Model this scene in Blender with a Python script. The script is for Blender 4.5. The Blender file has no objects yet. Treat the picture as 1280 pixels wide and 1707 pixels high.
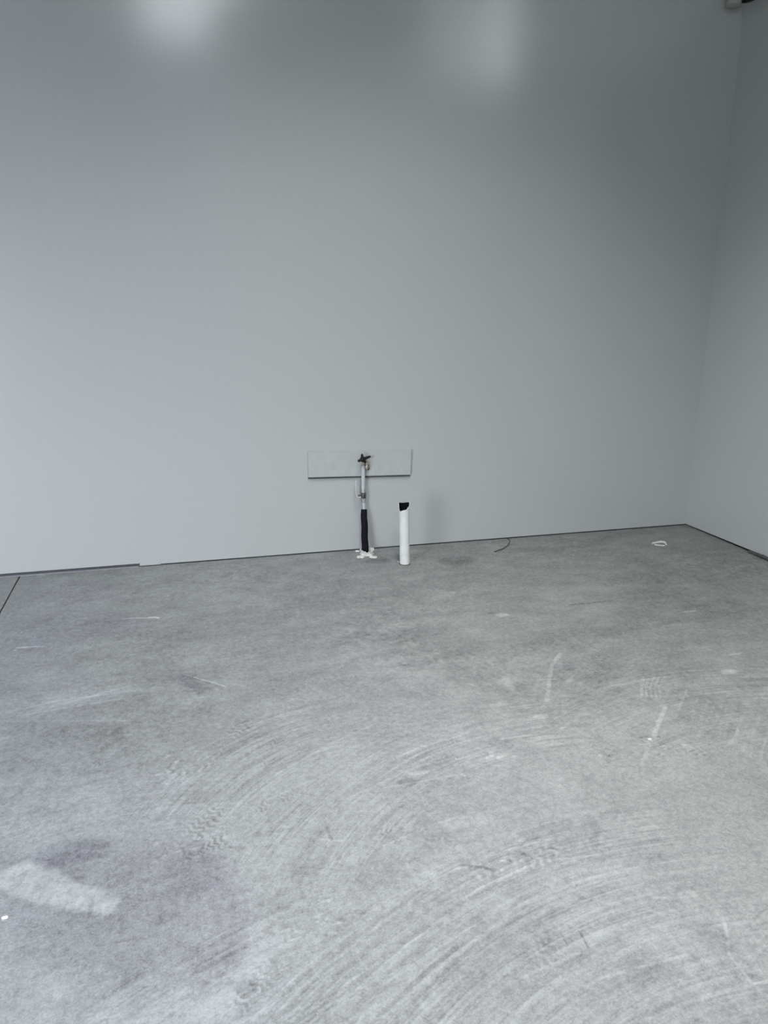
import bpy, bmesh, math, random
import numpy as np
from mathutils import Vector, Matrix

sc = bpy.context.scene
col = sc.collection

# ------------------------------------------------------------------ camera
F, YAW, PITCH, ROLL = 1226.3, 0.249527, 0.264007, 0.001965
CAM = Vector((0, 0, 1.5))
D, XR = 4.492, 3.435                     # back wall plane, right wall plane
_f = Vector((math.sin(YAW)*math.cos(PITCH), math.cos(YAW)*math.cos(PITCH), -math.sin(PITCH)))
_r0 = Vector((math.cos(YAW), -math.sin(YAW), 0)); _u0 = _r0.cross(_f)
_r = _r0*math.cos(ROLL) + _u0*math.sin(ROLL); _u = -_r0*math.sin(ROLL) + _u0*math.cos(ROLL)
cam_d = bpy.data.cameras.new('camera'); cam = bpy.data.objects.new('camera', cam_d); col.objects.link(cam)
M = Matrix((( _r.x, _u.x, -_f.x, 0), (_r.y, _u.y, -_f.y, 0), (_r.z, _u.z, -_f.z, CAM.z), (0, 0, 0, 1)))
cam.matrix_world = M
cam_d.sensor_fit = 'VERTICAL'; cam_d.sensor_height = 36.0; cam_d.lens = F/1707*36
cam_d.clip_start = 0.05; cam_d.clip_end = 100
sc.camera = cam

def ray(x, y): return _f + _r*((x-640)/F) - _u*((y-853.5)/F)
def at(x, y, Y):                          # the point of the plane Y seen at a pixel of the photograph
    q = ray(x, y); t = Y/q.y; return CAM + q*t
def fl(x, y):                             # the point of the floor
    q = ray(x, y); t = -1.5/q.z; return CAM + q*t

# ------------------------------------------------------------------ world, daylight, exposure
SKY = 14.3
w = bpy.data.worlds.new('world'); sc.world = w; w.use_nodes = True
_n = w.node_tree.nodes; _l = w.node_tree.links
_tc = _n.new('ShaderNodeTexCoord'); _sx = _n.new('ShaderNodeSeparateXYZ'); _cr = _n.new('ShaderNodeValToRGB')
_l.new(_tc.outputs['Generated'], _sx.inputs[0]); _l.new(_sx.outputs['Z'], _cr.inputs[0]); _l.new(_cr.outputs[0], _n['Background'].inputs[0])
_cr.color_ramp.elements[0].color = (0.95, 0.985, 1.0, 1); _cr.color_ramp.elements[1].color = (0.86, 0.94, 1.05, 1)
_n['Background'].inputs[1].default_value = SKY
sc.view_settings.view_transform = 'Standard'; sc.view_settings.look = 'None'
sc.view_settings.gamma = 1.0; sc.view_settings.use_curve_mapping = False
sc.view_settings.exposure = 0.09

# hall: X RX0..RX1, Y RY0..D, Z 0..H; daylight comes through a wide doorway and high windows in the rear wall
RX0, RX1, RY0, H = -8.0, 7.5, -2.0, 6.4
PW = 1.2                                   # the right wall is a partition that ends at this Y
DOOR = (-6.3, -3.2, 2.5)                    # doorway in the rear wall: x0, x1, head
WIN = [(-0.40, 0.85, 4.85, 5.95, 0), (3.30, 4.25, 4.6, 5.95, 1), (4.27, 4.55, 4.6, 5.95, 0), (4.57, 5.2, 4.6, 5.95, 1)]
def portal(x0, x1, z0, z1):
    l = bpy.data.lights.new('portal', 'AREA'); l.shape = 'RECTANGLE'; l.size = x1-x0; l.size_y = z1-z0; l.cycles.is_portal = True
    o = bpy.data.objects.new('portal', l); o.location = ((x0+x1)/2, RY0-.13, (z0+z1)/2); o.rotation_euler = (math.pi/2, 0, 0); col.objects.link(o)
portal(DOOR[0], DOOR[1], 0, DOOR[2])
portal(-0.40, 0.85, 4.85, 5.95); portal(3.30, 5.2, 4.6, 5.95)

# unseen louvred fill lamps, added above and behind the camera to shape the light (their housings are built at the end)
FILL_LAMPS = [(-1.9, 0.6, 4.6, 76, 140, (.78, .92, 1.27)), (1.0, 2.4, 4.2, 36, 110, (1, 1, .96)), (0.7, -0.6, 4.6, 66, 120, (1, .99, .95))]
for lx, ly, lz, pw, sp, lc in FILL_LAMPS:
    l = bpy.data.lights.new('fill_light', 'AREA'); l.shape = 'RECTANGLE'; l.size = .56; l.size_y = 1.16; l.energy = pw; l.spread = math.radians(sp)
    l.color = lc; o = bpy.data.objects.new('fill_light', l); o.location = (lx, ly, lz-.012); col.objects.link(o)

# ------------------------------------------------------------------ helpers
def tag(o, label=None, cat=None, group=None, kind=None):
    for k, v in (('label', label), ('category', cat), ('group', group), ('kind', kind)):
        if v: o[k] = v
    return o
def link(name, me, m, parent=None, smooth=False):
    o = bpy.data.objects.new(name, me); col.objects.link(o)
    if m: me.materials.append(m)
    if smooth:
        me.polygons.foreach_set('use_smooth', [True]*len(me.polygons))
    if parent: o.parent = parent; o.matrix_parent_inverse = Matrix.Translation(-parent.location)
    return o
def obj(name, bm, m, parent=None, smooth=False):
    bmesh.ops.recalc_face_normals(bm, faces=bm.faces)
    me = bpy.data.meshes.new(name); bm.to_mesh(me); bm.free()
    o = link(name, me, m, parent, smooth)
    if smooth: me.set_sharp_from_angle(angle=math.radians(40))
    return o
def empty(name, loc):
    o = bpy.data.objects.new(name, None); o.location = loc; o.empty_display_size = .05; col.objects.link(o); return o
def add_box(bm, a, b, bev=0):
    g = bmesh.ops.create_cube(bm, size=1)
    s = [b[i]-a[i] for i in range(3)]; c = [(a[i]+b[i])/2 for i in range(3)]
    bmesh.ops.scale(bm, vec=s, verts=g['verts']); bmesh.ops.translate(bm, vec=c, verts=g['verts'])
    if bev:
        es = {e for v in g['verts'] for e in v.link_edges}
        bmesh.ops.bevel(bm, geom=list(es), offset=bev, segments=2, affect='EDGES', profile=.5)
def add_tube(bm, pts, rad, n=20, cap=True, jit=0):
    """round tube through pts, radius per point"""
    pts = [Vector(p) for p in pts]
    if not hasattr(rad, '__len__'): rad = [rad]*len(pts)
    rings = []; up = Vector((0.3, 1, 0.17)).normalized(); a = None
    for i, p in enumerate(pts):
        t = (pts[min(i+1, len(pts)-1)] - pts[max(i-1, 0)]).normalized()
        if a is None: a = t.cross(up).normalized()
        a = (a - t*a.dot(t)).normalized(); b = t.cross(a)
        rings.append([bm.verts.new(p + (a*math.cos(2*math.pi*k/n) + b*math.sin(2*math.pi*k/n))*rad[i]*(1+random.uniform(-jit, jit))) for k in range(n)])
    for q in range(len(rings)-1):
        for k in range(n):
            bm.faces.new((rings[q][k], rings[q][(k+1) % n], rings[q+1][(k+1) % n], rings[q+1][k]))
    if cap:
        bm.faces.new(rings[0]); bm.faces.new(rings[-1])
    return rings
def smooth_pts(pts, n=6):
    P = [Vector(p) for p in pts]; out = []
    for i in range(len(P)-1):
        p0, p1, p2, p3 = P[max(i-1, 0)], P[i], P[i+1], P[min(i+2, len(P)-1)]
        for k in range(n):
            t = k/n
            out.append(.5*((2*p1)+(-p0+p2)*t+(2*p0-5*p1+4*p2-p3)*t*t+(-p0+3*p1-3*p2+p3)*t*t*t))
    out.append(P[-1]); return out

# ------------------------------------------------------------------ materials
def mat(name, rgb, rough=.6, metal=0, noise=None, bump=None, spec=.5, mottle=.1, coat=None):
    m = bpy.data.materials.new(name); m.use_nodes = True; nt = m.node_tree; N = nt.nodes; L = nt.links
    b = N['Principled BSDF']; b.inputs['Roughness'].default_value = rough; b.inputs['Metallic'].default_value = metal
    b.inputs['Specular IOR Level'].default_value = spec
    if coat: b.inputs['Coat Weight'].default_value = coat[0]; b.inputs['Coat Roughness'].default_value = coat[1]
    tc = N.new('ShaderNodeTexCoord')
    if noise:
        n = N.new('ShaderNodeTexNoise'); n.inputs['Scale'].default_value = noise; n.inputs['Detail'].default_value = 5
        L.new(tc.outputs['Object'], n.inputs['Vector'])
        r = N.new('ShaderNodeMapRange'); r.inputs[1].default_value = .3; r.inputs[2].default_value = .7
        r.inputs[3].default_value = 1-mottle; r.inputs[4].default_value = 1+mottle
        L.new(n.outputs['Fac'], r.inputs[0])
        v = N.new('ShaderNodeVectorMath'); v.operation = 'SCALE'; v.inputs[0].default_value = rgb
        L.new(r.outputs[0], v.inputs['Scale']); L.new(v.outputs[0], b.inputs['Base Color'])
    else: b.inputs['Base Color'].default_value = (*rgb, 1)
    if bump:
        n2 = N.new('ShaderNodeTexNoise'); n2.inputs['Scale'].default_value = bump[0]; n2.inputs['Detail'].default_value = 3
        L.new(tc.outputs['Object'], n2.inputs['Vector'])
        bp = N.new('ShaderNodeBump'); bp.inputs['Strength'].default_value = bump[1]; bp.inputs['Distance'].default_value = bump[2]
        L.new(n2.outputs['Fac'], bp.inputs['Height']); L.new(bp.outputs[0], b.inputs['Normal'])
    return m

m_wall = mat('painted_wall', (0.522, 0.545, 0.537), .42, noise=140, mottle=.035, bump=(160, .25, .001), spec=.5, coat=(.75, .17))
m_board = mat('painted_board', (0.512, 0.535, 0.527), .45, noise=25, mottle=.04, bump=(60, .3, .001))
m_rear = mat('rear_wall', (0.25, 0.25, 0.24), .8, noise=8, mottle=.06)
m_ceil = mat('dark_ceiling', (0.07, 0.068, 0.06), .8, noise=8, mottle=.06)
m_track = mat('wall_track', (0.10, 0.10, 0.12), .6, noise=30, mottle=.2)
m_dark = mat('dark_recess', (0.012, 0.012, 0.014), .9, noise=30, mottle=.2)
m_frame = mat('window_frame', (0.5, 0.5, 0.5), .4, metal=.6, noise=20)
m_white = mat('white_pvc', (0.83, 0.84, 0.82), .38, noise=28, mottle=.05, bump=(70, .2, .001))
m_pvcin = mat('pipe_inside', (0.006, 0.006, 0.006), .9, spec=.1, noise=30, mottle=.2)
m_grime = mat('pipe_grime', (0.10, 0.09, 0.08), .8, noise=90, mottle=.3)
m_foamblack = mat('black_foam', (0.007, 0.007, 0.013), .8, spec=.2, noise=60, mottle=.35, bump=(120, .5, .001))
m_grey = mat('grey_riser', (0.60, 0.61, 0.62), .4, noise=40, mottle=.08)
m_steel = mat('dull_steel', (0.50, 0.50, 0.49), .38, metal=.7, noise=40, mottle=.15)
m_brass = mat('nickel_brass', (0.55, 0.50, 0.43), .35, metal=.75, noise=50, mottle=.25)
m_valve = mat('dark_valve', (0.10, 0.10, 0.095), .5, metal=.5, noise=80, mottle=.4)
m_knob = mat('dark_knob', (0.012, 0.013, 0.013), .6, spec=.25, noise=60, mottle=.3)
m_collar = mat('white_plaster', (0.74, 0.74, 0.71), .8, noise=60, mottle=.15, bump=(90, .6, .003))
m_wire = mat('grey_wire', (0.06, 0.06, 0.06), .5, noise=60)
m_scrap = mat('pale_scrap', (0.75, 0.75, 0.73), .6, noise=60)
m_cable = mat('dark_cable', (0.008, 0.018, 0.015), .6, noise=60, mottle=.3)
m_tube = mat('pale_conduit', (0.42, 0.42, 0.39), .6, noise=60)

# concrete: albedo from the painted-in worn marks and light falloff (tone, tint) + fine grain
mc = bpy.data.materials.new('concrete'); mc.use_nodes = True
nt = mc.node_tree; N = nt.nodes; L = nt.links; b = N['Principled BSDF']
tc = N.new('ShaderNodeTexCoord')
def mathn(op, a, bb=None, c=None):
    n = N.new('ShaderNodeMath'); n.operation = op
    for i, v in enumerate((a, bb, c)):
        if v is None: continue
        if isinstance(v, (int, float)): n.inputs[i].default_value = v
        else: L.new(v, n.inputs[i])
    return n.outputs[0]
def noise(scale, detail=3, rough=.55, dist=0):
    n = N.new('ShaderNodeTexNoise'); n.inputs['Scale'].default_value = scale; n.inputs['Detail'].default_value = detail
    n.inputs['Roughness'].default_value = rough; n.inputs['Distortion'].default_value = dist
    L.new(tc.outputs['Object'], n.inputs['Vector']); return n.outputs['Fac']
def attr(nm):
    a = N.new('ShaderNodeAttribute'); a.attribute_name = nm; return a.outputs['Fac']
g1 = noise(170, 3, .6); g2 = noise(55, 3, .6, .6); g3 = noise(9, 4, .6, .8); g4 = noise(420, 2)
tone = mathn('ADD', attr('tone'), 1.0)
tone = mathn('MULTIPLY_ADD', mathn('SUBTRACT', g1, .5), .95, tone)
tone = mathn('MULTIPLY_ADD', mathn('SUBTRACT', g2, .5), .9, tone)
tone = mathn('MULTIPLY_ADD', mathn('SUBTRACT', g3, .5), .35, tone)
tone = mathn('MULTIPLY_ADD', mathn('SUBTRACT', g4, .5), .55, tone)
cc = N.new('ShaderNodeMix'); cc.data_type = 'RGBA'; cc.inputs['A'].default_value = (0.286, 0.291, 0.282, 1); cc.inputs['B'].default_value = (0.286, 0.283, 0.305, 1)
L.new(attr('tint'), cc.inputs['Factor'])
v = N.new('ShaderNodeVectorMath'); v.operation = 'SCALE'; L.new(cc.outputs['Result'], v.inputs[0]); L.new(tone, v.inputs['Scale'])
L.new(v.outputs[0], b.inputs['Base Color']); b.inputs['Roughness'].default_value = .72
bp = N.new('ShaderNodeBump'); bp.inputs['Strength'].default_value = .45; bp.inputs['Distance'].default_value = .0012
L.new(mathn('ADD', g1, mathn('MULTIPLY', g2, 1.5)), bp.inputs['Height']); L.new(bp.outputs[0], b.inputs['Normal'])

# ------------------------------------------------------------------ floor
def vnoise(x, y, s, seed=0):
    rng = np.random.RandomState(seed); T = rng.rand(256, 256).astype(np.float32)
    u = x/s + 1000.37; v_ = y/s + 1000.71
    i = np.floor(u).astype(int); j = np.floor(v_).astype(int); fu = u-i; fv = v_-j
    fu = fu*fu*(3-2*fu); fv = fv*fv*(3-2*fv)
    g = lambda a, c: T[a & 255, c & 255]
    return ((g(i, j)*(1-fu)+g(i+1, j)*fu)*(1-fv) + (g(i, j+1)*(1-fu)+g(i+1, j+1)*fu)*fv) - .5
def fbm(x, y, s, seed=0, o=4):
    r = 0; a = 1; n = 0
    for k in range(o): r = r + a*vnoise(x, y, s/2**k, seed+k); n += a; a *= .55
    return r/n
def sm(e0, e1, x): t = np.clip((x-e0)/(e1-e0), 0, 1); return t*t*(3-2*t)

def joint_x(y): return -1.068 + (4.481-y)*.033
def XL(y): return np.maximum(-.75-(y-1.43)*.22, joint_x(y)+.003)
def XRr(y): return np.minimum(1.45+(y-1.0)*.8, XR+.03)

def wear_and_shade(x, y):
    """height (m), tone, tint of the concrete: trowel sweeps, boot prints, scuffs, damp patches, broad light falloff"""
    shp = x.shape; x = x.ravel(); y = y.ravel()
    h = np.zeros_like(x); t = np.zeros_like(x); ti = np.zeros_like(x)
    wx = x + .05*fbm(x, y, .4, 5, 2); wy = y + .05*fbm(x, y, .4, 9, 2)
    t += .26*fbm(wx*.8, wy, .55, 11, 4) + .30*fbm(wx, wy*1.3, .16, 21, 4)
    far = sm(2.1, 3.0, y)
    t += -.085*far*(1-.4*sm(3.6, 4.4, y)) + .05*(1-far) + .035  # brightness gradient put into the tone: far floor darker, near floor lighter
    t += .28*far*fbm(wx*.7, wy*2.2, .12, 31, 4)
    t += -.08*sm(1.6, 2.8, x)*sm(2.6, 3.6, y)
    h += .0016*fbm(x, y, .35, 41, 2) + .0005*fbm(x, y, .05, 43, 3)
    # sweeps of the trowel: centre, r0, r1, angle from, to (deg), strength, seed
    sweeps = [(1.15, .05, .75, 1.75, 72, 165, 1.0, 1), (1.13, 1.14, .85, 1.35, 70, 160, 1.0, 2),
              (.57, 1.65, .55, 1.05, 85, 165, .8, 3), (.75, -.3, 1.3, 2.1, 95, 150, .8, 4), (1.75, .2, .7, 1.25, 70, 135, .5, 5),
              (1.9, 1.0, .9, 1.6, 55, 125, .7, 6), (-.2, 1.1, .75, 1.25, 70, 150, .5, 7), (.3, 1.5, .6, 1.1, 20, 110, .35, 8), (1.9, 1.9, .5, .95, 60, 150, .35, 9)]
    for cx_, cy_, r0, r1, a0, a1, st, sd in sweeps:
        dx, dy = x-cx_, y-cy_; r = np.hypot(dx, dy); a = np.degrees(np.arctan2(dy, dx))
        r = r + .012*vnoise(a/30, r*3, .5, sd+70)
        m = sm(r0, r0+.12, r)*(1-sm(r1-.12, r1, r))*sm(a0, a0+22, a)*(1-sm(a1-22, a1, a))
        m = m*(.45+1.1*np.clip(fbm(x, y, .22, sd+90, 3)+.35, 0, 1))
        s1 = vnoise(r, a*.0006, .007, sd+100); s2 = vnoise(r, a*.0011, .017, sd+120); s3 = vnoise(r, a*.002, .05, sd+140)
        line = np.clip(vnoise(r, a*.0009, .011, sd+160)-.28, 0, 1)*4.5
        s0 = vnoise(r, a*.0005, .0042, sd+180); brk = np.clip(.6+2.2*fbm(x, y, .09, sd+190, 3), .1, 1.5)
        t += st*m*(.32*s0+.42*s1*brk+.18*s2*brk+.08*s3+.34*line*brk)
        h += st*m*(.0008*s0+.0014*s1*brk+.0012*s2+.0010*line*brk)
    def P(px, py): q = fl(px, py); return q.x, q.y
    def near(X, Y, R0): return np.nonzero((np.abs(x-X) < R0) & (np.abs(y-Y) < R0))[0]
    def blob(px, py, rx, ry, amt, hh=0, rot=0, seed=0, soft=.5, tt=0, rag=.5):
        X, Y = P(px, py); I = near(X, Y, 1.5*max(rx, ry)); xs, ys_ = x[I], y[I]
        dx, dy = xs-X, ys_-Y; c, s = math.cos(rot), math.sin(rot)
        u = (dx*c+dy*s)/rx; v_ = (-dx*s+dy*c)/ry
        R_ = np.sqrt(u*u+v_*v_) + rag*fbm(xs, ys_, min(rx, ry)*.9, 200+seed, 3)
        m = 1-sm(1-soft, 1, R_); t[I] += (1.3 if max(rx, ry) < .2 else 1)*amt*m*(1+.8*fbm(xs, ys_, .03, 7+seed, 2)); h[I] += hh*m; ti[I] += tt*m
    def stroke(pts, wd, amt, hh=0, seed=0, rag=.6):
        Q = [P(*p) for p in pts]; qx = [q[0] for q in Q]; qy = [q[1] for q in Q]
        cx_, cy_ = (min(qx)+max(qx))/2, (min(qy)+max(qy))/2
        I = near(cx_, cy_, max(max(qx)-cx_, max(qy)-cy_)+2*wd); xs, ys_ = x[I], y[I]; best = np.full(xs.shape, 9.)
        for (ax, ay), (bx, by) in zip(Q[:-1], Q[1:]):
            vx, vy = bx-ax, by-ay; LL = vx*vx+vy*vy
            k = np.clip(((xs-ax)*vx+(ys_-ay)*vy)/LL, 0, 1); best = np.minimum(best, np.hypot(xs-ax-k*vx, ys_-ay-k*vy))
        m = (1-sm(wd*.4, wd, best+wd*.6*fbm(xs, ys_, .02, 350+seed, 2)))*np.clip(1+rag*2*fbm(xs, ys_, .03, 300+seed, 2), 0, 1.6)
        t[I] += 1.3*amt*m; h[I] += hh*m
    def quad(pts, amt, seed=0, soft=.02, tt=0, hh=0):
        """convex patch with ragged edge; pts in pixels"""
        Q = [P(*p) for p in pts]; cx_ = sum(q[0] for q in Q)/len(Q); cy_ = sum(q[1] for q in Q)/len(Q)
        I = near(cx_, cy_, max(max(abs(q[0]-cx_), abs(q[1]-cy_)) for q in Q)+soft+.05); xs, ys_ = x[I], y[I]
        n_ = .03*fbm(xs, ys_, .06, 400+seed, 3)+.012*fbm(xs*3-ys_*2, xs*.3+ys_*.3, .03, 420+seed, 2); m = np.ones_like(xs)
        A = sum(Q[i][0]*Q[(i+1) % len(Q)][1]-Q[(i+1) % len(Q)][0]*Q[i][1] for i in range(len(Q)))
        sg = 1 if A > 0 else -1
        for i in range(len(Q)):
            ax, ay = Q[i]; bx, by = Q[(i+1) % len(Q)]; l = math.hypot(bx-ax, by-ay)
            m = m*sm(-soft, soft, sg*((bx-ax)*(ys_-ay)-(by-ay)*(xs-ax))/l+n_)
        t[I] += amt*m*(1+.5*fbm(xs, ys_, .04, 500+seed, 3)); ti[I] += tt*m; h[I] += hh*m
    def boot(px, py, rot, ln=.27, amt=.2, seed=0, kind=0):
        X, Y = P(px, py); I = near(X, Y, ln*.8); xs, ys_ = x[I], y[I]; dx, dy = xs-X, ys_-Y; c, s = math.cos(rot), math.sin(rot)
        u = (dx*c+dy*s)/(ln/2); v_ = (-dx*s+dy*c)/(ln*.18)
        w_ = 1-.25*np.clip(-u, 0, 1)
        m = (1-sm(.8, 1.02, np.sqrt(((u-.35)/.66)**2+(v_/w_)**2))) + (1-sm(.8, 1.02, np.sqrt(((u+.68)/.32)**2+(v_/.8)**2)))
        m = np.clip(m, 0, 1)*np.clip(.40+2.6*fbm(xs, ys_, .07, 600+seed, 3), 0, 1)
        u = u+.14*fbm(xs, ys_, .05, 630+seed, 2); v_ = v_+.4*fbm(xs, ys_, .06, 660+seed, 2)
        if kind: p_ = np.sin(u*28+2.2*np.abs(((v_*2) % 2)-1)*3)
        else: p_ = np.sin(u*34+1.5*np.sin(v_*7))
        t[I] += 1.0*amt*m*p_ - .05*m; h[I] += .0010*m*p_
    # damp / worn patches and broad shading
    quad([(0, 1425), (330, 1400), (425, 1500), (395, 1640), (150, 1660), (0, 1560)], -.19, 1, .05, .28)
    blob(120, 1420, .13, .07, -.15, seed=2, tt=.4); blob(350, 1590, .10, .06, -.09, seed=3); blob(330, 1480, .10, .05, -.06, seed=33, tt=.3)
    quad([(0, 1455), (50, 1432), (198, 1500), (185, 1532), (0, 1490)], .42, 4, .014, -.5)
    quad([(300, 1707), (330, 1670), (440, 1570), (500, 1545), (380, 1690)], .14, 5, .02)
    blob(410, 1645, .035, .03, -.20, seed=6); blob(270, 1530, .05, .03, -.08, seed=7)
    quad([(275, 1128), (310, 1122), (352, 1150), (330, 1158)], -.22, 8, .012, .3); stroke([(306, 1124), (375, 1144)], .006, .35, .0008)
    stroke([(318, 1128), (370, 1147)], .012, -.2, 0, 1)
    quad([(0, 1040), (150, 1015), (245, 1040), (110, 1075), (0, 1095)], -.05, 9, .08, .6)
    quad([(30, 970), (160, 965), (205, 1000), (40, 1010)], -.05, 10, .08, .5)
    quad([(75, 1160), (235, 1135), (230, 1155), (190, 1170), (60, 1180)], .15, 11, .03, -.1)
    for i, (a_, b_) in enumerate([((30, 1193), (200, 1165)), ((60, 1185), (230, 1140)), ((80, 1170), (235, 1150)), ((20, 1185), (90, 1170))]): stroke([a_, b_], .009, .14, .0003, 20+i)
    quad([(0, 1205), (255, 1200), (250, 1290), (0, 1300)], -.09, 12, .05)
    blob(195, 1225, .03, .07, -.12, seed=13, rag=.9); blob(165, 1285, .09, .025, -.10, seed=14)
    stroke([(0, 1202), (255, 1201)], .006, .10, .0005, 15)
    stroke([(248, 1029.5), (258, 1029), (264, 1030)], .011, .9, .001, 17, .2); stroke([(205, 1032), (222, 1031), (250, 1030)], .007, .3, .0006, 19); stroke([(30, 1080), (45, 1079)], .010, .55, .001, 18, .3); stroke([(45, 1079), (72, 1078)], .007, .25, .0006, 16)
    stroke([(215, 1030), (240, 1030)], .006, .3); stroke([(60, 958), (72, 959)], .012, .6)
    blob(25, 1084, .012, .012, .5, seed=31)
    blob(838, 1025, .045, .025, .32, .001, seed=18); blob(818, 1022, .03, .012, -.22, seed=19)
    blob(1215, 1120, .05, .028, .42, .0012, seed=20); blob(1150, 1019, .06, .012, .25, seed=21); blob(1225, 1090, .05, .01, .3, seed=22)
    blob(900, 1195, .045, .018, .30, .001, seed=23); blob(938, 1213, .02, .01, .32, seed=24)
    stroke([(935, 1090), (920, 1110), (915, 1140), (912, 1168)], .013, .24, .0006, 25); stroke([(900, 1133), (925, 1132)], .007, .3)
    blob(845, 1140, .04, .07, .22, seed=26); blob(830, 1175, .05, .02, .16, seed=27)
    stroke([(1110, 1176), (1098, 1205), (1090, 1228)], .012, .26, .0008, 28); stroke([(1083, 1236), (1070, 1275)], .009, .16, .0005, 29)
    stroke([(1068, 1229), (1098, 1228)], .008, -.25, -.0006, 30); blob(1083, 1233, .010, .010, .5, seed=32)
    blob(1000, 1130, .12, .06, -.13, seed=34); blob(1020, 1110, .10, .04, -.08, seed=35); blob(940, 1110, .10, .06, -.06, seed=36, tt=.1)
    for k in range(5): stroke([(1108-k*9, 1128+k), (1098-k*7, 1145), (1102-k*8, 1162)], .008, .17, .0008, 40+k)
    for k in range(12):
        a_ = 1120+k*15+5*math.sin(k*2.3); q_ = 6*math.sin(k*1.7); stroke([(a_, 1140+k*6+q_), (a_-12, 1165+k*7+q_), (a_-20-q_, 1180+k*8)], .007, .08+.03*math.sin(k*4.1), .0005, 50+k, 1.6)
    blob(1190, 1225, .09, .05, -.10, seed=37); blob(1145, 1245, .03, .02, .1, seed=38)
    blob(680, 1303, .045, .022, -.24, -.001, seed=39, tt=.2, soft=.3); blob(700, 1288, .045, .018, .30, .0008, seed=40)
    stroke([(640, 1313), (770, 1290), (775, 1294)], .006, .18, .0006, 41)
    blob(830, 1240, .07, .045, -.12, seed=42); blob(790, 1225, .06, .02, -.08, seed=43)
    stroke([(835, 1232), (885, 1225)], .007, .2, .0006, 44); blob(820, 1265, .07, .03, .08, seed=45)
    blob(480, 1085, .35, .10, -.08, seed=46, tt=.2); blob(650, 1060, .4, .10, -.10, seed=47); blob(930, 1060, .4, .12, -.07, seed=48)
    blob(560, 1000, .5, .12, -.05, seed=49); blob(1130, 1010, .4, .10, -.07, seed=50); blob(760, 935, .15, .12, -.18, seed=51); blob(630, 935, .13, .06, -.16, seed=52)
    blob(900, 915, .4, .07, -.10, seed=53); blob(700, 960, .3, .07, .08, seed=54); blob(700, 1115, .25, .10, .08, seed=55); blob(750, 990, .3, .05, .08, seed=155)
    stroke([(950, 1008), (985, 1005), (1020, 1001)], .010, -.25, -.0008, 56); stroke([(545, 1380), (553, 1400)], .008, -.3, -.0006, 57)
    stroke([(535, 1399), (570, 1402)], .006, .25, .0008, 58); stroke([(768, 1443), (800, 1446), (830, 1452)], .007, -.25, .0012, 59)
    stroke([(967, 1553), (980, 1578)], .004, -.4, -.0008, 60); blob(985, 1380, .035, .05, -.13, seed=61); blob(990, 1400, .02, .05, -.1, seed=62, rot=-.5)
    stroke([(1205, 1530), (1213, 1560), (1215, 1590)], .006, .2, .0008, 63); blob(1195, 1560, .05, .06, -.11, seed=64); stroke([(1215, 1590), (1255, 1640), (1280, 1635)], .006, .14, .0006, 65)
    stroke([(1090, 1495), (1130, 1498), (1160, 1492)], .007, .15, .0007, 66); blob(510, 1450, .06, .02, -.13, seed=67); blob(8, 1531, .010, .010, .7, seed=68)
    blob(880, 1480, .09, .05, -.08, seed=69); blob(1085, 1620, .09, .05, -.10, seed=70); blob(780, 1370, .1, .04, .07, seed=71)
    blob(640, 1190, .55, .25, -.09, seed=181); blob(930, 1160, .5, .22, -.07, seed=182); blob(380, 1200, .5, .2, -.05, seed=183); blob(200, 1130, .4, .15, -.03, seed=184)  # broad shading put into the tone where lamps leave the floor too bright
    for k in range(9): stroke([(10+k*20, 1452+k*9), (28+k*18, 1444+k*8), (2+k*21, 1478+k*7)], .007, .10*(-1)**k, .0004, 190+k, 1.2)
    # long raised lines left by the trowel edge
    for i, pl in enumerate([[(560, 1650), (700, 1560), (800, 1480), (900, 1435), (1000, 1425)], [(640, 1640), (760, 1560), (850, 1510)],
                            [(640, 1695), (760, 1590), (880, 1500)], [(820, 1650), (960, 1590), (1080, 1565)], [(900, 1690), (1000, 1630), (1150, 1590)],
                            [(640, 1270), (720, 1240), (770, 1225)], [(560, 1340), (700, 1275), (790, 1260)], [(1050, 1707), (1180, 1660), (1280, 1635)],
                            [(460, 1290), (560, 1235), (640, 1200)], [(430, 1340), (520, 1300)], [(640, 1520), (700, 1480), (760, 1448), (800, 1440)],
                            [(640, 1410), (720, 1375), (800, 1350)], [(700, 1475), (830, 1420), (940, 1393)], [(560, 1600), (700, 1490)]]):
        stroke(pl, .0055, .11, .0007, 80+i, 2.2)
    # boot prints
    boot(1010, 1255, 1.35, .26, .32, 1); boot(1125, 1245, 2.6, .24, .20, 2, 1); boot(290, 1282, .15, .30, .22, 3)
    boot(720, 1410, .3, .24, .18, 4, 1); boot(860, 1435, .15, .30, .26, 5); boot(325, 1385, .9, .26, .20, 6); boot(345, 1415, .4, .2, .26, 7)
    boot(385, 1225, 1.0, .28, .16, 8); boot(455, 1250, 1.2, .2, .18, 9, 1); boot(470, 1330, .4, .2, .16, 10); boot(130, 1280, .1, .16, .28, 11)
    boot(520, 1520, .8, .24, .20, 12, 1); boot(1000, 1100, .8, .28, .15, 13); boot(1090, 1110, 2.2, .28, .14, 14); boot(890, 1600, .5, .24, .14, 15)
    boot(680, 1380, .1, .2, .16, 16); boot(540, 1140, .3, .28, .12, 17); boot(430, 1640, .8, .2, .2, 18); boot(760, 1240, .9, .25, .15, 19, 1)
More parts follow.
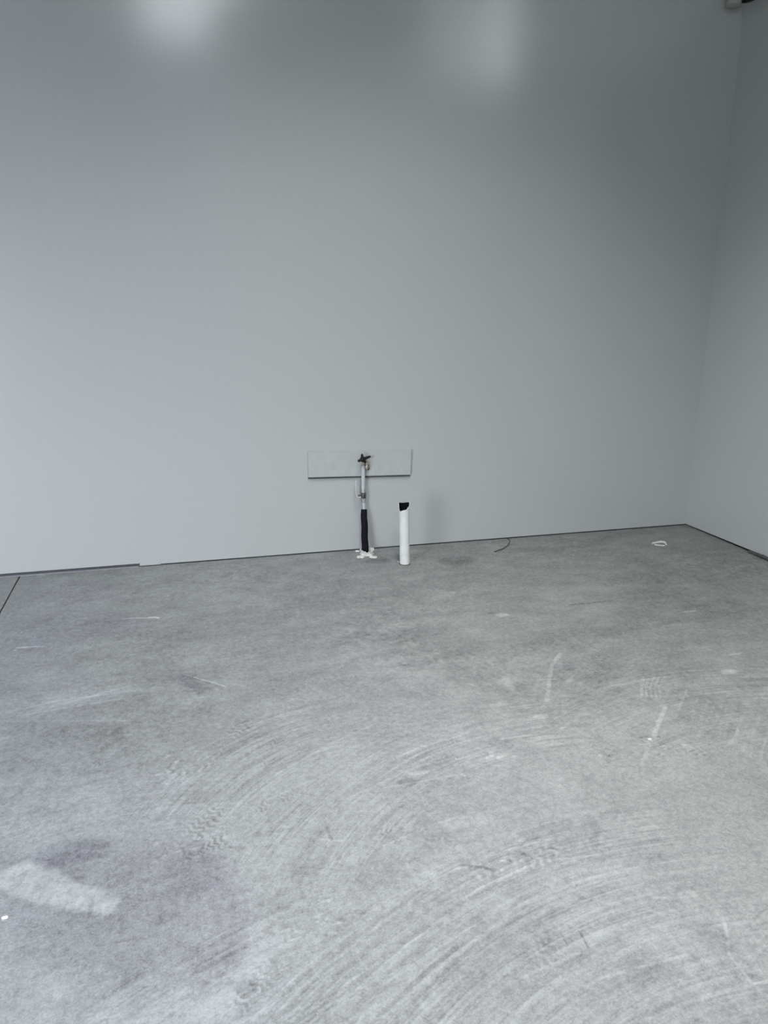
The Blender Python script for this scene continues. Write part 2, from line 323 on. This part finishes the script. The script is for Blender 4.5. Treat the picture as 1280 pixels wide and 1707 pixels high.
    for (px, py, n_, sp) in [(870, 1430, 24, .08), (540, 1530, 18, .09), (340, 1400, 26, .12), (1010, 1260, 10, .06), (820, 1265, 14, .08), (290, 1285, 14, .1), (1120, 1250, 10, .08)]:
        X, Y = P(px, py); rr = random.Random(int(px))
        for k in range(n_):
            a_ = rr.gauss(X, sp*.6); c_ = rr.gauss(Y, sp*.45); s_ = rr.uniform(.004, .012)
            I = near(a_, c_, s_*2.2); d = np.hypot((x[I]-a_)*rr.uniform(.5, 1), (y[I]-c_)); m = 1-sm(s_*.3, s_, d+s_*.8*fbm(x[I], y[I], .008, 5, 2)); q = rr.choice((.30, .25, -.25)); t[I] += q*m; h[I] += .0010*m
    fl_ = fbm(x, y, .035, 801, 3); fl2 = fbm(x, y, .018, 811, 2); zone = np.clip(.55+1.8*fbm(x, y, .5, 821, 2), .2, 1.3)
    t += zone*(.34*fl_+.26*fl2); h += zone*(.0010*fl_+.0006*fl2)
    # sparse grit and pits everywhere
    sp = vnoise(x, y, .011, 901); t += .5*np.clip(sp-.44, 0, 1)*6*.25*sm(.0, .2, fbm(x, y, .3, 77, 2)+.1) ; sp2 = vnoise(x, y, .009, 903)
    t -= .5*np.clip(sp2-.45, 0, 1)*6*.3
    # the concrete falls lighter against the wall where plaster dust lies
    return h.reshape(shp), t.reshape(shp), ti.reshape(shp)

def floor_mesh():
    rows, cols = 1050, 1250
    y0, y1 = .9, D+.03
    k = np.linspace(0, 1, rows); yy = y0 + (y1-y0)*(.62*k+.38*k*k)
    s = np.linspace(0, 1, cols)
    yg = np.repeat(yy[:, None], cols, 1); xg = XL(yy)[:, None] + (XRr(yy)-XL(yy))[:, None]*s[None, :]
    h, t, ti = wear_and_shade(xg, yg)
    edge = np.minimum(sm(0, .04, s)[None, :], 1-sm(.96, 1, s)[None, :])*sm(0, .04, k)[:, None]*(1-sm(.97, 1, k))[:, None]
    h = h*edge
    tfade = np.minimum(sm(0, .05, s)[None, :], 1-sm(.95, 1, s)[None, :]*(xg < XR-.1))*sm(0, .04, k)[:, None]
    t = np.clip(t*tfade, -.45, .85); ti = np.clip(ti*tfade, -.6, 1)
    vv = np.stack([xg, yg, h], -1).reshape(-1, 3)
    idx = np.arange(rows*cols).reshape(rows, cols)
    q = np.stack([idx[:-1, :-1], idx[:-1, 1:], idx[1:, 1:], idx[1:, :-1]], -1).reshape(-1, 4)
    # the plain slab around it, out to the walls
    V = list(); Q = list(); base = len(vv)
    def quad_(a, b_, c, d):
        i = base+len(V); V.extend([(*a, 0), (*b_, 0), (*c, 0), (*d, 0)]); Q.append((i, i+1, i+2, i+3))
    ys = np.linspace(y0, y1, 25)
    for a, c in zip(ys[:-1], ys[1:]):
        if XL(a) > joint_x(a)+.0031: quad_((joint_x(a)+.003, a), (float(XL(a)), a), (float(XL(c)), c), (joint_x(c)+.003, c))
        if XRr(a) < RX1: quad_((float(XRr(a)), a), (RX1, a), (RX1, c), (float(XRr(c)), c))
    quad_((joint_x(RY0)+.003, RY0), (RX1, RY0), (RX1, y0), (joint_x(y0)+.003, y0))
    vv = np.concatenate([vv, np.array(V)]); q = np.concatenate([q, np.array(Q)])
    me = bpy.data.meshes.new('concrete_slab')
    me.vertices.add(len(vv)); me.vertices.foreach_set('co', vv.astype(np.float32).ravel())
    me.loops.add(q.size); me.loops.foreach_set('vertex_index', q.astype(np.int32).ravel())
    me.polygons.add(len(q)); me.polygons.foreach_set('loop_start', np.arange(0, q.size, 4, dtype=np.int32))
    me.polygons.foreach_set('use_smooth', np.ones(len(q), bool))
    me.update(calc_edges=True)
    for nm, arr in (('tone', t), ('tint', ti)):
        a = me.attributes.new(nm, 'FLOAT', 'POINT'); f = np.zeros(len(vv), np.float32); f[:base] = arr.ravel(); a.data.foreach_set('value', f)
    return me

bm = bmesh.new(); add_box(bm, (RX0-.3, RY0-.3, -.3), (RX1+.3, D+.3, -.03))
floor = obj('floor', bm, m_dark); tag(floor, kind='structure')
link('concrete_slab', floor_mesh(), mc, floor)
bm = bmesh.new()                            # the slab left of the saw-cut joint
ys = np.linspace(RY0, D+.03, 30)
pv = []
for y in ys: pv.append((bm.verts.new((RX0-.05, y, 0)), bm.verts.new((joint_x(y)-.006, y, 0)), bm.verts.new((joint_x(y)-.006, y, -.03))))
for a, c in zip(pv[:-1], pv[1:]): bm.faces.new((a[0], a[1], c[1], c[0])); bm.faces.new((a[1], a[2], c[2], c[1]))
obj('concrete_slab', bm, mc, floor)
floor.data.polygons[0]

# ------------------------------------------------------------------ walls
def wall(name, a, b_, m=m_wall):
    bm = bmesh.new(); add_box(bm, a, b_); o = obj(name, bm, m); tag(o, kind='structure'); return o
NX = at(234, 941, D).x                     # where the bottom edge of the wall lining steps
bm = bmesh.new()
add_box(bm, (NX-.0, D, .0085), (XR+.12, D+.012, H)); add_box(bm, (RX0-.1, D, .021), (NX, D+.012, H))
add_box(bm, (RX0-.1, D+.012, .06), (XR+.12, D+.12, H))
add_box(bm, (NX-.004, D-.0035, .0065), (NX+.12, D+.001, .019))
wb = obj('wall_back', bm, m_wall); tag(wb, kind='structure')
bm = bmesh.new(); add_box(bm, (RX0-.1, D+.014, -.02), (NX+.02, D+.07, .08)); o = obj('trim_1', bm, m_track); tag(o, kind='structure')
bm = bmesh.new(); add_box(bm, (NX+.02, D+.014, -.02), (XR+.12, D+.07, .08)); o = obj('trim_2', bm, m_dark); tag(o, kind='structure')
# pale strip of the bottom rail at the far left
bm = bmesh.new(); add_box(bm, (RX0, D-.006, -.001), (NX-.01, D+.013, .003)); o = obj('trim_3', bm, mat('rail_strip', (.36, .36, .38), .5, noise=20)); tag(o, kind='structure')
# right wall: its bottom edge rises towards the camera
bm = bmesh.new()
vs = [bm.verts.new(c) for c in ((XR, D+.02, .008), (XR, PW, .050), (XR, PW, H), (XR, D+.02, H))]
f0 = bm.faces.new(vs); ex = bmesh.ops.extrude_face_region(bm, geom=[f0])
bmesh.ops.translate(bm, vec=(.12, 0, 0), verts=[v_ for v_ in ex['geom'] if isinstance(v_, bmesh.types.BMVert)])
o = obj('wall_right', bm, m_wall); tag(o, kind='structure')
bm = bmesh.new(); add_box(bm, (XR+.014, PW+.01, -.02), (XR+.10, D+.01, .06)); o = obj('trim_4', bm, m_dark); tag(o, kind='structure')
# far part of the hall behind the partition, left wall with the roller door, rear wall with high windows
wall('wall_far', (XR+.12, D, 0), (RX1+.1, D+.12, H), m_rear)
wall('wall_side', (RX1, RY0, 0), (RX1+.12, D, H), m_rear)
wall('wall_left', (RX0-.12, RY0, 0), (RX0, D, H), m_rear)
bm = bmesh.new()
for x in (DOOR[0], DOOR[1]-.07): add_box(bm, (x, RY0-.02, 0), (x+.07, RY0+.05, DOOR[2]), .005)
add_box(bm, (DOOR[0], RY0-.02, DOOR[2]-.02), (DOOR[1], RY0+.25, DOOR[2]+.28), .02)
o = obj('door_1', bm, m_frame); tag(o, kind='structure')
bm = bmesh.new(); xs = [RX0-.1]
G = [(WIN[0][0], WIN[0][1], WIN[0][2], WIN[0][3]), (WIN[1][0], WIN[3][1], WIN[1][2], WIN[1][3])]
add_box(bm, (RX0-.1, RY0-.12, 0), (DOOR[0], RY0, 4.0)); add_box(bm, (DOOR[0], RY0-.12, DOOR[2]), (DOOR[1], RY0, 4.0)); add_box(bm, (DOOR[1], RY0-.12, 0), (RX1+.1, RY0, 4.0))
for x0, x1, z0, z1 in G:
    add_box(bm, (xs[-1], RY0-.12, 4), (x0, RY0, H)); add_box(bm, (x0, RY0-.12, 4), (x1, RY0, z0)); add_box(bm, (x0, RY0-.12, z1), (x1, RY0, H)); xs.append(x1)
add_box(bm, (xs[-1], RY0-.12, 4), (RX1+.1, RY0, H))
o = obj('wall_rear', bm, m_rear); tag(o, kind='structure')
m_frost = bpy.data.materials.new('frosted_pane'); m_frost.use_nodes = True
_t = m_frost.node_tree.nodes.new('ShaderNodeBsdfTranslucent'); _t.inputs[0].default_value = (.62, .62, .62, 1)
m_frost.node_tree.links.new(_t.outputs[0], m_frost.node_tree.nodes['Material Output'].inputs[0])
for i, (x0, x1, z0, z1) in enumerate(G):
    bm = bmesh.new()
    for a, b_ in (((x0, z0), (x1, z0+.05)), ((x0, z1-.05), (x1, z1)), ((x0, z0), (x0+.05, z1)), ((x1-.05, z0), (x1, z1))):
        add_box(bm, (a[0], RY0-.08, a[1]), (b_[0], RY0+.01, b_[1]), .004)
    if i:
        for xm in (4.26, 4.56): add_box(bm, (xm-.02, RY0-.08, z0), (xm+.02, RY0+.01, z1), .004)
    wo = obj('window_%d' % (i+1), bm, m_frame); tag(wo, kind='structure')
    if i:
        for xa, xb in ((x0+.03, 4.25), (4.57, x1-.03)):
            bm = bmesh.new(); add_box(bm, (xa, RY0-.045, z0+.03), (xb, RY0-.040, z1-.03)); obj('frosted_pane', bm, m_frost, wo)
bm = bmesh.new(); add_box(bm, (-40, -60, -.35), (40, RY0-.3, -.05)); o = obj('ground', bm, mat('pavement', (.22, .22, .21), .9, noise=3)); tag(o, kind='structure')
wall('ceiling', (RX0-.1, RY0-.1, H), (RX1+.1, D+.1, H+.1), m_ceil)

# ------------------------------------------------------------------ board on the wall behind the tap
TL, TR, BR, BL = (at(512.5, 752, D), at(684.5, 748.5, D), at(683, 790.5, D), at(513.5, 795, D))
bm = bmesh.new(); f_ = []
for y in (D-.019, D-.0005):
    f_.append([bm.verts.new((q.x, y, q.z)) for q in (TL, TR, BR, BL)])
bm.faces.new(f_[0]); bm.faces.new(f_[1])
for i in range(4): bm.faces.new((f_[0][i], f_[0][(i+1) % 4], f_[1][(i+1) % 4], f_[1][i]))
bmesh.ops.bevel(bm, geom=bm.edges[:], offset=.0012, segments=2, affect='EDGES')
o = obj('backing_board', bm, m_board)
bm = bmesh.new(); dz = Vector((0, 0, -.0115)); vs_ = []  # dark strip standing in for the shadow cast beneath the board
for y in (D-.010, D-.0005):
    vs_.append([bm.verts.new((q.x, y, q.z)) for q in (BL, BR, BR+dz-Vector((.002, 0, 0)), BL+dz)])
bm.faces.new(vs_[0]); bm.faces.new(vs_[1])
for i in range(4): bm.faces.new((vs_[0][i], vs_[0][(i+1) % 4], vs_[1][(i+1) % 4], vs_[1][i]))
tag(obj('shadow_strip', bm, mat('shadow_grey', (.085, .09, .095), .6, noise=40), o), 'dark grey strip painted as the shadow under the board')
tag(o, 'pale grey rectangular board fixed flat to the wall behind the tap', 'board')

# ------------------------------------------------------------------ water riser with valve and tap
RYp = 4.458
def rp(x, y, dY=0): return at(x, y, RYp+dY)
t_ = empty('water_riser', (rp(608.3, 921).x, RYp, 0))
tag(t_, 'upright grey water pipe in black foam sleeve with lever valve and tap on top', 'pipe')
random.seed(4)
bm = bmesh.new()
a_, b_ = at(608.6, 919, 4.40), rp(606.6, 849); a_ = Vector((a_.x, 4.40, .012))
pts = [a_.lerp(b_, k/10) for k in range(11)]; pts = [p+Vector((.0015*math.sin(i*1.3), 0, 0)) for i, p in enumerate(pts)]
add_tube(bm, pts, [.0225-.0022*k/10 for k in range(10)]+[.0185], 24, jit=.01); obj('foam_sleeve', bm, m_foamblack, t_, True)
bm = bmesh.new(); add_tube(bm, [b_-Vector((0, 0, .02)), rp(606.3, 838), rp(606, 836)], [.0095, .0095, .0095]); obj('lower_pipe', bm, m_grey, t_, True)
# valve
bm = bmesh.new(); add_tube(bm, [rp(606, 837), rp(606, 836), rp(606, 830.5), rp(606, 829.5)], [.0105, .0145, .0145, .012], 6); obj('lower_nut', bm, m_steel, t_, False)
bm = bmesh.new(); add_tube(bm, [rp(605.7, 830.5), rp(605.7, 829.5), rp(605.5, 822), rp(605.5, 820.5)], [.012, .0165, .0165, .012], 20)
add_tube(bm, [rp(605, 825.2), rp(600.2, 826.2), rp(597.5, 826.6)], [.010, .0075, .007], 14); obj('valve_body', bm, m_valve, t_, True)
bm = bmesh.new(); add_tube(bm, [rp(605.4, 821.5), rp(605.3, 820.8), rp(605.2, 815), rp(605.2, 814)], [.012, .0145, .0135, .0125], 6); obj('upper_nut', bm, m_steel, t_, False)
# lever: a flat strap, bent
bm = bmesh.new()
lp = [(601.5, 828.5), (597.5, 829), (594.6, 826), (593.6, 820), (593.4, 812), (593.2, 806), (593.6, 800.5)]
lp = smooth_pts([rp(x, y, -.012) for x, y in lp], 4)
add_tube(bm, lp, [.0042]*6+[.0055]*(len(lp)-8)+[.0045, .003], 12)
lev = obj('lever_handle', bm, mat('lever_silver', (.66, .67, .68), .35, metal=.25, noise=40, mottle=.1), t_, True)
bm = bmesh.new(); add_tube(bm, [rp(597.8, 827, -.004), rp(594.8, 827.3, -.004)], .006, 6); obj('lever_nut', bm, m_valve, t_)
# upper grey pipe up to the tap
bm = bmesh.new(); add_tube(bm, [rp(605.2, 815), rp(605.3, 796), rp(605.2, 779)], .0118, 24); obj('upper_pipe', bm, m_grey, t_, True)
bm = bmesh.new(); add_tube(bm, [rp(605.2, 780), rp(605.2, 779.6), rp(605.3, 776.4), rp(605.3, 776)], [.012, .0145, .0145, .012], 6); obj('pipe_collar', bm, m_steel, t_)
# tap body, neck, spout, four-winged handle
tp = empty('tap', rp(605.5, 776)); tp.parent = t_; tp.matrix_parent_inverse = Matrix.Translation(-t_.location)
tp.empty_display_size = .02
def tobj(name, bm, m, smooth=True):
    return obj(name, bm, m, tp, smooth)
bm = bmesh.new(); add_tube(bm, [rp(605.3, 777), rp(605.4, 772), rp(606, 769.5, -.004), rp(606.5, 766, -.01)], [.010, .011, .0135, .010], 18); tobj('tap_body', bm, m_brass)
bm = bmesh.new(); sp_ = smooth_pts([rp(605.5, 771), rp(609, 768, .0), rp(611.2, 771, -.004), rp(611.4, 778, -.006)], 5)
add_tube(bm, sp_, [.0095]*(len(sp_)-4)+[.0085, .0085, .0085, .0085], 16); add_tube(bm, [rp(611.4, 775.5, -.006), rp(611.4, 776.5, -.006), rp(611.2, 780.5, -.006), rp(611.2, 781.5, -.006)], [.009, .0115, .0115, .009], 16); tobj('spout', bm, m_brass)
bm = bmesh.new(); add_tube(bm, [rp(613.6, 775), rp(613.9, 776), rp(614.0, 782.5), rp(613.8, 783.5)], [.004, .0065, .0065, .004], 14); tobj('hose_clip', bm, m_valve)
bm = bmesh.new()
hc = rp(604.6, 766, -.03)
add_tube(bm, [hc+Vector((0, .012, -.004)), hc+Vector((0, .006, 0)), hc+Vector((0, -.004, 0)), hc+Vector((0, -.010, 0))], [.012, .018, .017, .009], 16)
for (x, y, r) in ((603.4, 758.6, .0105), (598.4, 768.0, .0125), (616.2, 761.2, .0095), (608.8, 770.2, .010)):
    e = rp(x, y, -.03); mid = hc.lerp(e, .55)
    if x > 612: mid = rp(609.8, 763.6, -.03)
    s_ = smooth_pts([hc, mid, e], 4); nn = len(s_)
    add_tube(bm, s_, [.0135-.0055*math.sin(math.pi*.5*k/(nn-1)) if k < nn-1 else r*.6 for k in range(nn)], 12)
    g = bmesh.ops.create_uvsphere(bm, u_segments=12, v_segments=8, radius=r*.75); bmesh.ops.translate(bm, vec=e, verts=g['verts'])
tobj('tap_handle', bm, m_knob)
# torn white cup of plaster round the foot of the sleeve
def cup(r0, r1, h0, name, seed, n=48, zs=(0, .4, .8, 1.0)):
    random.seed(seed); bm = bmesh.new(); c0 = Vector((at(611.6, 921, 4.39).x, 4.39, 0)); R_ = []
    tops = [h0*(.92+.10*math.sin(2*a_*2*math.pi/n+.8)+random.uniform(-.14, .14)) for a_ in range(n)]
    for (k_, off) in [(z, 0) for z in zs]+[(z, -.004) for z in zs[::-1]]:
        rg = []
        for k in range(n):
            an = 2*math.pi*k/n; r = r0+(r1-r0)*k_+off
            if k_ == 0 and not off: r *= 1.12+.22*max(0, math.sin(5*an+1.2))+random.uniform(-.05, .05)
            y = c0.y+r*math.sin(an)*.95; h_ = tops[k]*(1.15 if abs(math.cos(an)) > .75 else 1)
            rg.append(bm.verts.new((c0.x+r*math.cos(an), min(y, D-.002+off*.3), .0006+h_*k_+random.uniform(-.001, .001)*(0 < k_ < 1))))
        R_.append(rg)
    for q_ in range(len(R_)-1):
        for k in range(n): bm.faces.new((R_[q_][k], R_[q_][(k+1) % n], R_[q_+1][(k+1) % n], R_[q_+1][k]))
    obj(name, bm, m_collar, t_)
cup(.038, .046, .031, 'plaster_collar', 8)
for (x, y, rx, ry, sd) in ((600.5, 929.0, .026, .030, 1), (621.5, 929.0, .028, .026, 2), (596.0, 919.5, .018, .012, 4)):   # plaster splashed at its foot
    random.seed(sd); q = fl(x, y); n = 18; g = []; bm = bmesh.new(); q.y = min(q.y, D-.012)
    for k in range(n):
        an = 2*math.pi*k/n; f_ = random.uniform(.55, 1.15); g.append(bm.verts.new((q.x+rx*f_*math.cos(an), q.y+ry*f_*math.sin(an), .001)))
    top = [bm.verts.new((q.x+(v_.co.x-q.x)*.7, q.y+(v_.co.y-q.y)*.7, .007)) for v_ in g]
    for k in range(n): bm.faces.new((g[k], g[(k+1) % n], top[(k+1) % n], top[k]))
    bm.faces.new(top); obj('plaster_splash', bm, m_collar, t_)

# ------------------------------------------------------------------ white drain pipe, its mouth cut ragged
fb = fl(676.8, 942.5); rb = .0305; cb = Vector((fb.x, fb.y+rb, 0)); ct = at(673.6, 846, cb.y); 
tl_ = at(666, 839, cb.y); tr_ = at(681.7, 839, cb.y)
dp = empty('drain_pipe', cb)
tag(dp, 'thick white plastic drain pipe stub with jagged broken top and black inside', 'pipe')
bm = bmesh.new(); n = 64; zt = at(673.6, 839, cb.y).z; axis = (ct-cb); axis /= axis.z
def rim(an):                               # height of the rim: low on the camera's left front
    a = math.degrees(an) % 360             # 270 = towards camera, 180 = left
    pts = [(0, .006), (40, .001), (90, -.004), (140, .001), (172, .007), (184, -.034), (200, -.044), (215, -.043), (240, -.036), (262, -.034), (286, -.030), (290, -.022), (305, -.020), (325, -.012), (345, .0), (360, .006)]
    for (p, q) in zip(pts[:-1], pts[1:]):
        if p[0] <= a <= q[0]: return p[1]+(q[1]-p[1])*(a-p[0])/(q[0]-p[0])
    return 0
random.seed(3); prof = []
def ring(r, z, rz=False):
    out = []
    for k in range(n):
        an = 2*math.pi*k/n; zz = z+(rim(an)+random.Random(k).uniform(-.0012, .0012) if rz else 0)
        c = Vector((cb.x, cb.y, 0))+axis*zz
        out.append(bm.verts.new((c.x+r*math.cos(an), c.y+r*math.sin(an), zz)))
    return out
R_ = [ring(rb+.001, 0.0), ring(rb, .03)]
for q_ in range(1, 9): R_.append(ring(rb+.0006*math.sin(q_*1.7), .03+(zt-.06-.03)*q_/8))
R_ += [ring(rb+.0035, zt, True), ring(rb+.0012, zt, True)]
for q_ in range(len(R_)-1):
    for k in range(n): bm.faces.new((R_[q_][k], R_[q_][(k+1) % n], R_[q_+1][(k+1) % n], R_[q_+1][k]))
obj('pipe_wall', bm, m_white, dp, True)
bm = bmesh.new(); Ra = ring(rb+.0010, zt-.0012, True); Rm = ring(rb-.003, zt-.062); Rb = ring(rb-.003, .02)
for k in range(n):
    bm.faces.new((Ra[k], Ra[(k+1) % n], Rm[(k+1) % n], Rm[k])); bm.faces.new((Rm[k], Rm[(k+1) % n], Rb[(k+1) % n], Rb[k]))
bm.faces.new(Rb); obj('pipe_lining', bm, m_pvcin, dp, True)
bm = bmesh.new()                           # gouge low on the left of the pipe
def onpipe(x, y, off=.0008):
    q = ray(x, y); c = Vector((cb.x, cb.y)); 
    o2 = Vector((0., 0.)); d2 = Vector((q.x, q.y)); bb = (o2-c).dot(d2); cc_ = (o2-c).length_squared-(rb+off)**2; aa = d2.length_squared
    tt = (-bb-math.sqrt(max(0, bb*bb-aa*cc_)))/aa; return CAM+q*tt
g_ = [(669.2, 912.5), (670.6, 912.8), (671.0, 915.5), (670.6, 919), (669.9, 919.5), (669.0, 915)]
a1 = [bm.verts.new(onpipe(*p, off=.0009)) for p in g_]; bm.faces.new(a1)
ex = bmesh.ops.extrude_face_region(bm, geom=bm.faces[:]); bmesh.ops.translate(bm, vec=(0, .003, 0), verts=[v_ for v_ in ex['geom'] if isinstance(v_, bmesh.types.BMVert)])
tag(obj('gouge', bm, m_grime, dp), 'dark gouge in the white pipe')
bm = bmesh.new()                           # grimy ring where it leaves the slab
add_tube(bm, [(cb.x, cb.y, .0002), (cb.x, cb.y, .0045)], [rb+.005, rb+.0022], 40); obj('grime_ring', bm, m_grime, dp, True)

# ------------------------------------------------------------------ loose bits on the floor
bm = bmesh.new()
wp = [fl(824, 920.5), fl(832, 918), fl(841, 914.5), fl(847.5, 909), fl(849.5, 904), fl(847.5, 899.5), fl(845, 898)]
hz = [.004, .004, .006, .009, .010, .007, .004]
wp = smooth_pts([Vector((p.x, min(p.y, D-.004), z)) for p, z in zip(wp, hz)], 6)
add_tube(bm, wp, .0028, 10); o = obj('wire_offcut', bm, m_wire, None, True)
tag(o, 'thin dark bent wire offcut lying on the floor against the back wall', 'wire')
bm = bmesh.new()
cp = [(1087, 907), (1094, 906), (1103, 904.8), (1108.5, 906.5), (1110.5, 909.5)]
s_ = smooth_pts([fl(*p)+Vector((0, 0, .006)) for p in cp], 5)
add_tube(bm, s_, [.004+.0045*math.sin(math.pi*min(1, (k+2)/(len(s_)+2))) for k in range(len(s_))], 8, jit=.15)
s_ = smooth_pts([fl(*p)+Vector((0, 0, .004)) for p in [(1091, 909), (1098, 910), (1108, 910.5)]], 4); add_tube(bm, s_, .0045, 8, jit=.2)
o = obj('paper_scrap', bm, m_scrap, None, True); tag(o, 'small curled white scrap lying on the concrete near the room corner', 'scrap')
bm = bmesh.new()
s_ = smooth_pts([(XR-.012, at(1279, 930, 4).y if 0 else fl(1279, 932).y-.10, .012), (XR-.012, fl(1272, 931).y, .014), (XR-.008, fl(1262, 924).y+.02, .008), (XR-.006, fl(1255, 921).y+.02, .006)], 5)
add_tube(bm, s_, [.010]*(len(s_)-4)+[.008, .006, .004, .002], 8, jit=.3)
o = obj('mortar_crumbs', bm, mat('grey_mortar', (.09, .09, .09), .9, noise=60, mottle=.3), None, True)
tag(o, 'ragged strip of dark grey mortar lying along the foot of the right wall', 'mortar')
random.seed(12)
for i, (px, py, s, lab) in enumerate([(8, 1531, .007, 'tiny white plaster chip on the floor at the far lower left'), (1083, 1233, .006, 'tiny white chip at the end of a pale scuff beside a boot print'),
                                      (664, 937, .006, 'tiny white chip on the floor just left of the white pipe foot')]):
    bm = bmesh.new(); g = bmesh.ops.create_icosphere(bm, subdivisions=2, radius=s)
    for v_ in g['verts']: v_.co = Vector((v_.co.x*1.2, v_.co.y, v_.co.z*.45))*random.uniform(.8, 1.15)
    q = fl(px, py); bmesh.ops.translate(bm, vec=(q.x, q.y, s*.35), verts=bm.verts[:]); o = obj('plaster_chip', bm, m_scrap); tag(o, lab, 'chip', 'white plaster chips on the floor')

# ------------------------------------------------------------------ pipe end high in the corner
yb = D-.045
bm = bmesh.new()
q0 = at(1222, 10.5, yb); hw = (at(1233, 5, yb)-at(1211.5, 5, yb)).length/2
add_tube(bm, [(q0.x, yb, q0.z), (q0.x, yb, q0.z+.004), (q0.x, yb, q0.z+.30)], [hw*.85, hw, hw], 28)
o = empty('corner_conduit', (q0.x, yb, q0.z)); tag(o, 'pale conduit stub with dark cable loop high up in the room corner', 'conduit')
obj('conduit', bm, m_tube, o, True)
bm = bmesh.new(); add_box(bm, (q0.x-hw*1.2, yb, q0.z+.12), (q0.x+hw*1.2, D-.0005, q0.z+.14), .002); obj('bracket', bm, m_steel, o)
bm = bmesh.new()
cy_ = D-.05
s_ = smooth_pts([Vector((q0.x+hw*.8, cy_, q0.z+.16)), at(1234.5, -6, cy_), at(1237, 1.5, cy_), at(1243, 2.2, cy_), at(1252, -.5, cy_-.10), at(1262, -7, cy_-.16), at(1268, -22, cy_-.18)], 6)
add_tube(bm, s_, .010, 14); obj('cable', bm, m_cable, o, True)

# ------------------------------------------------------------------ housings of the added fill lamps (above the frame)
def lamp(x, y, z, where):
    o = empty('fill_lamp', (x, y, z)); tag(o, where, 'lamp', 'added louvred fill lamps')
    bm = bmesh.new()
    add_box(bm, (x-.30, y-.60, z), (x+.30, y+.60, z+.06), .006)
    obj('housing', bm, m_frame, o)
    bm = bmesh.new()
    for a, b_ in (((x-.30, y-.60), (x-.285, y+.60)), ((x+.285, y-.60), (x+.30, y+.60)), ((x-.30, y-.60), (x+.30, y-.585)), ((x-.30, y+.585), (x+.30, y+.60))):
        add_box(bm, (a[0], a[1], z-.05), (b_[0], b_[1], z+.001))
    obj('rim', bm, m_frame, o)
    for s_ in (-.45, .45):
        bm = bmesh.new(); add_tube(bm, [(x, y+s_, z+.05), (x, y+s_, H)], .006, 8); obj('rod', bm, m_steel, o)
for L_, wh in zip(FILL_LAMPS, ('added louvred fill lamp on rods, unseen, leftmost of three, left of and above the camera', 'added louvred fill lamp on rods, unseen, nearest the tap wall, above the white pipe', 'added louvred fill lamp on rods, unseen, behind the camera, nearest the doorway wall')):
    lamp(L_[0], L_[1], L_[2], wh)
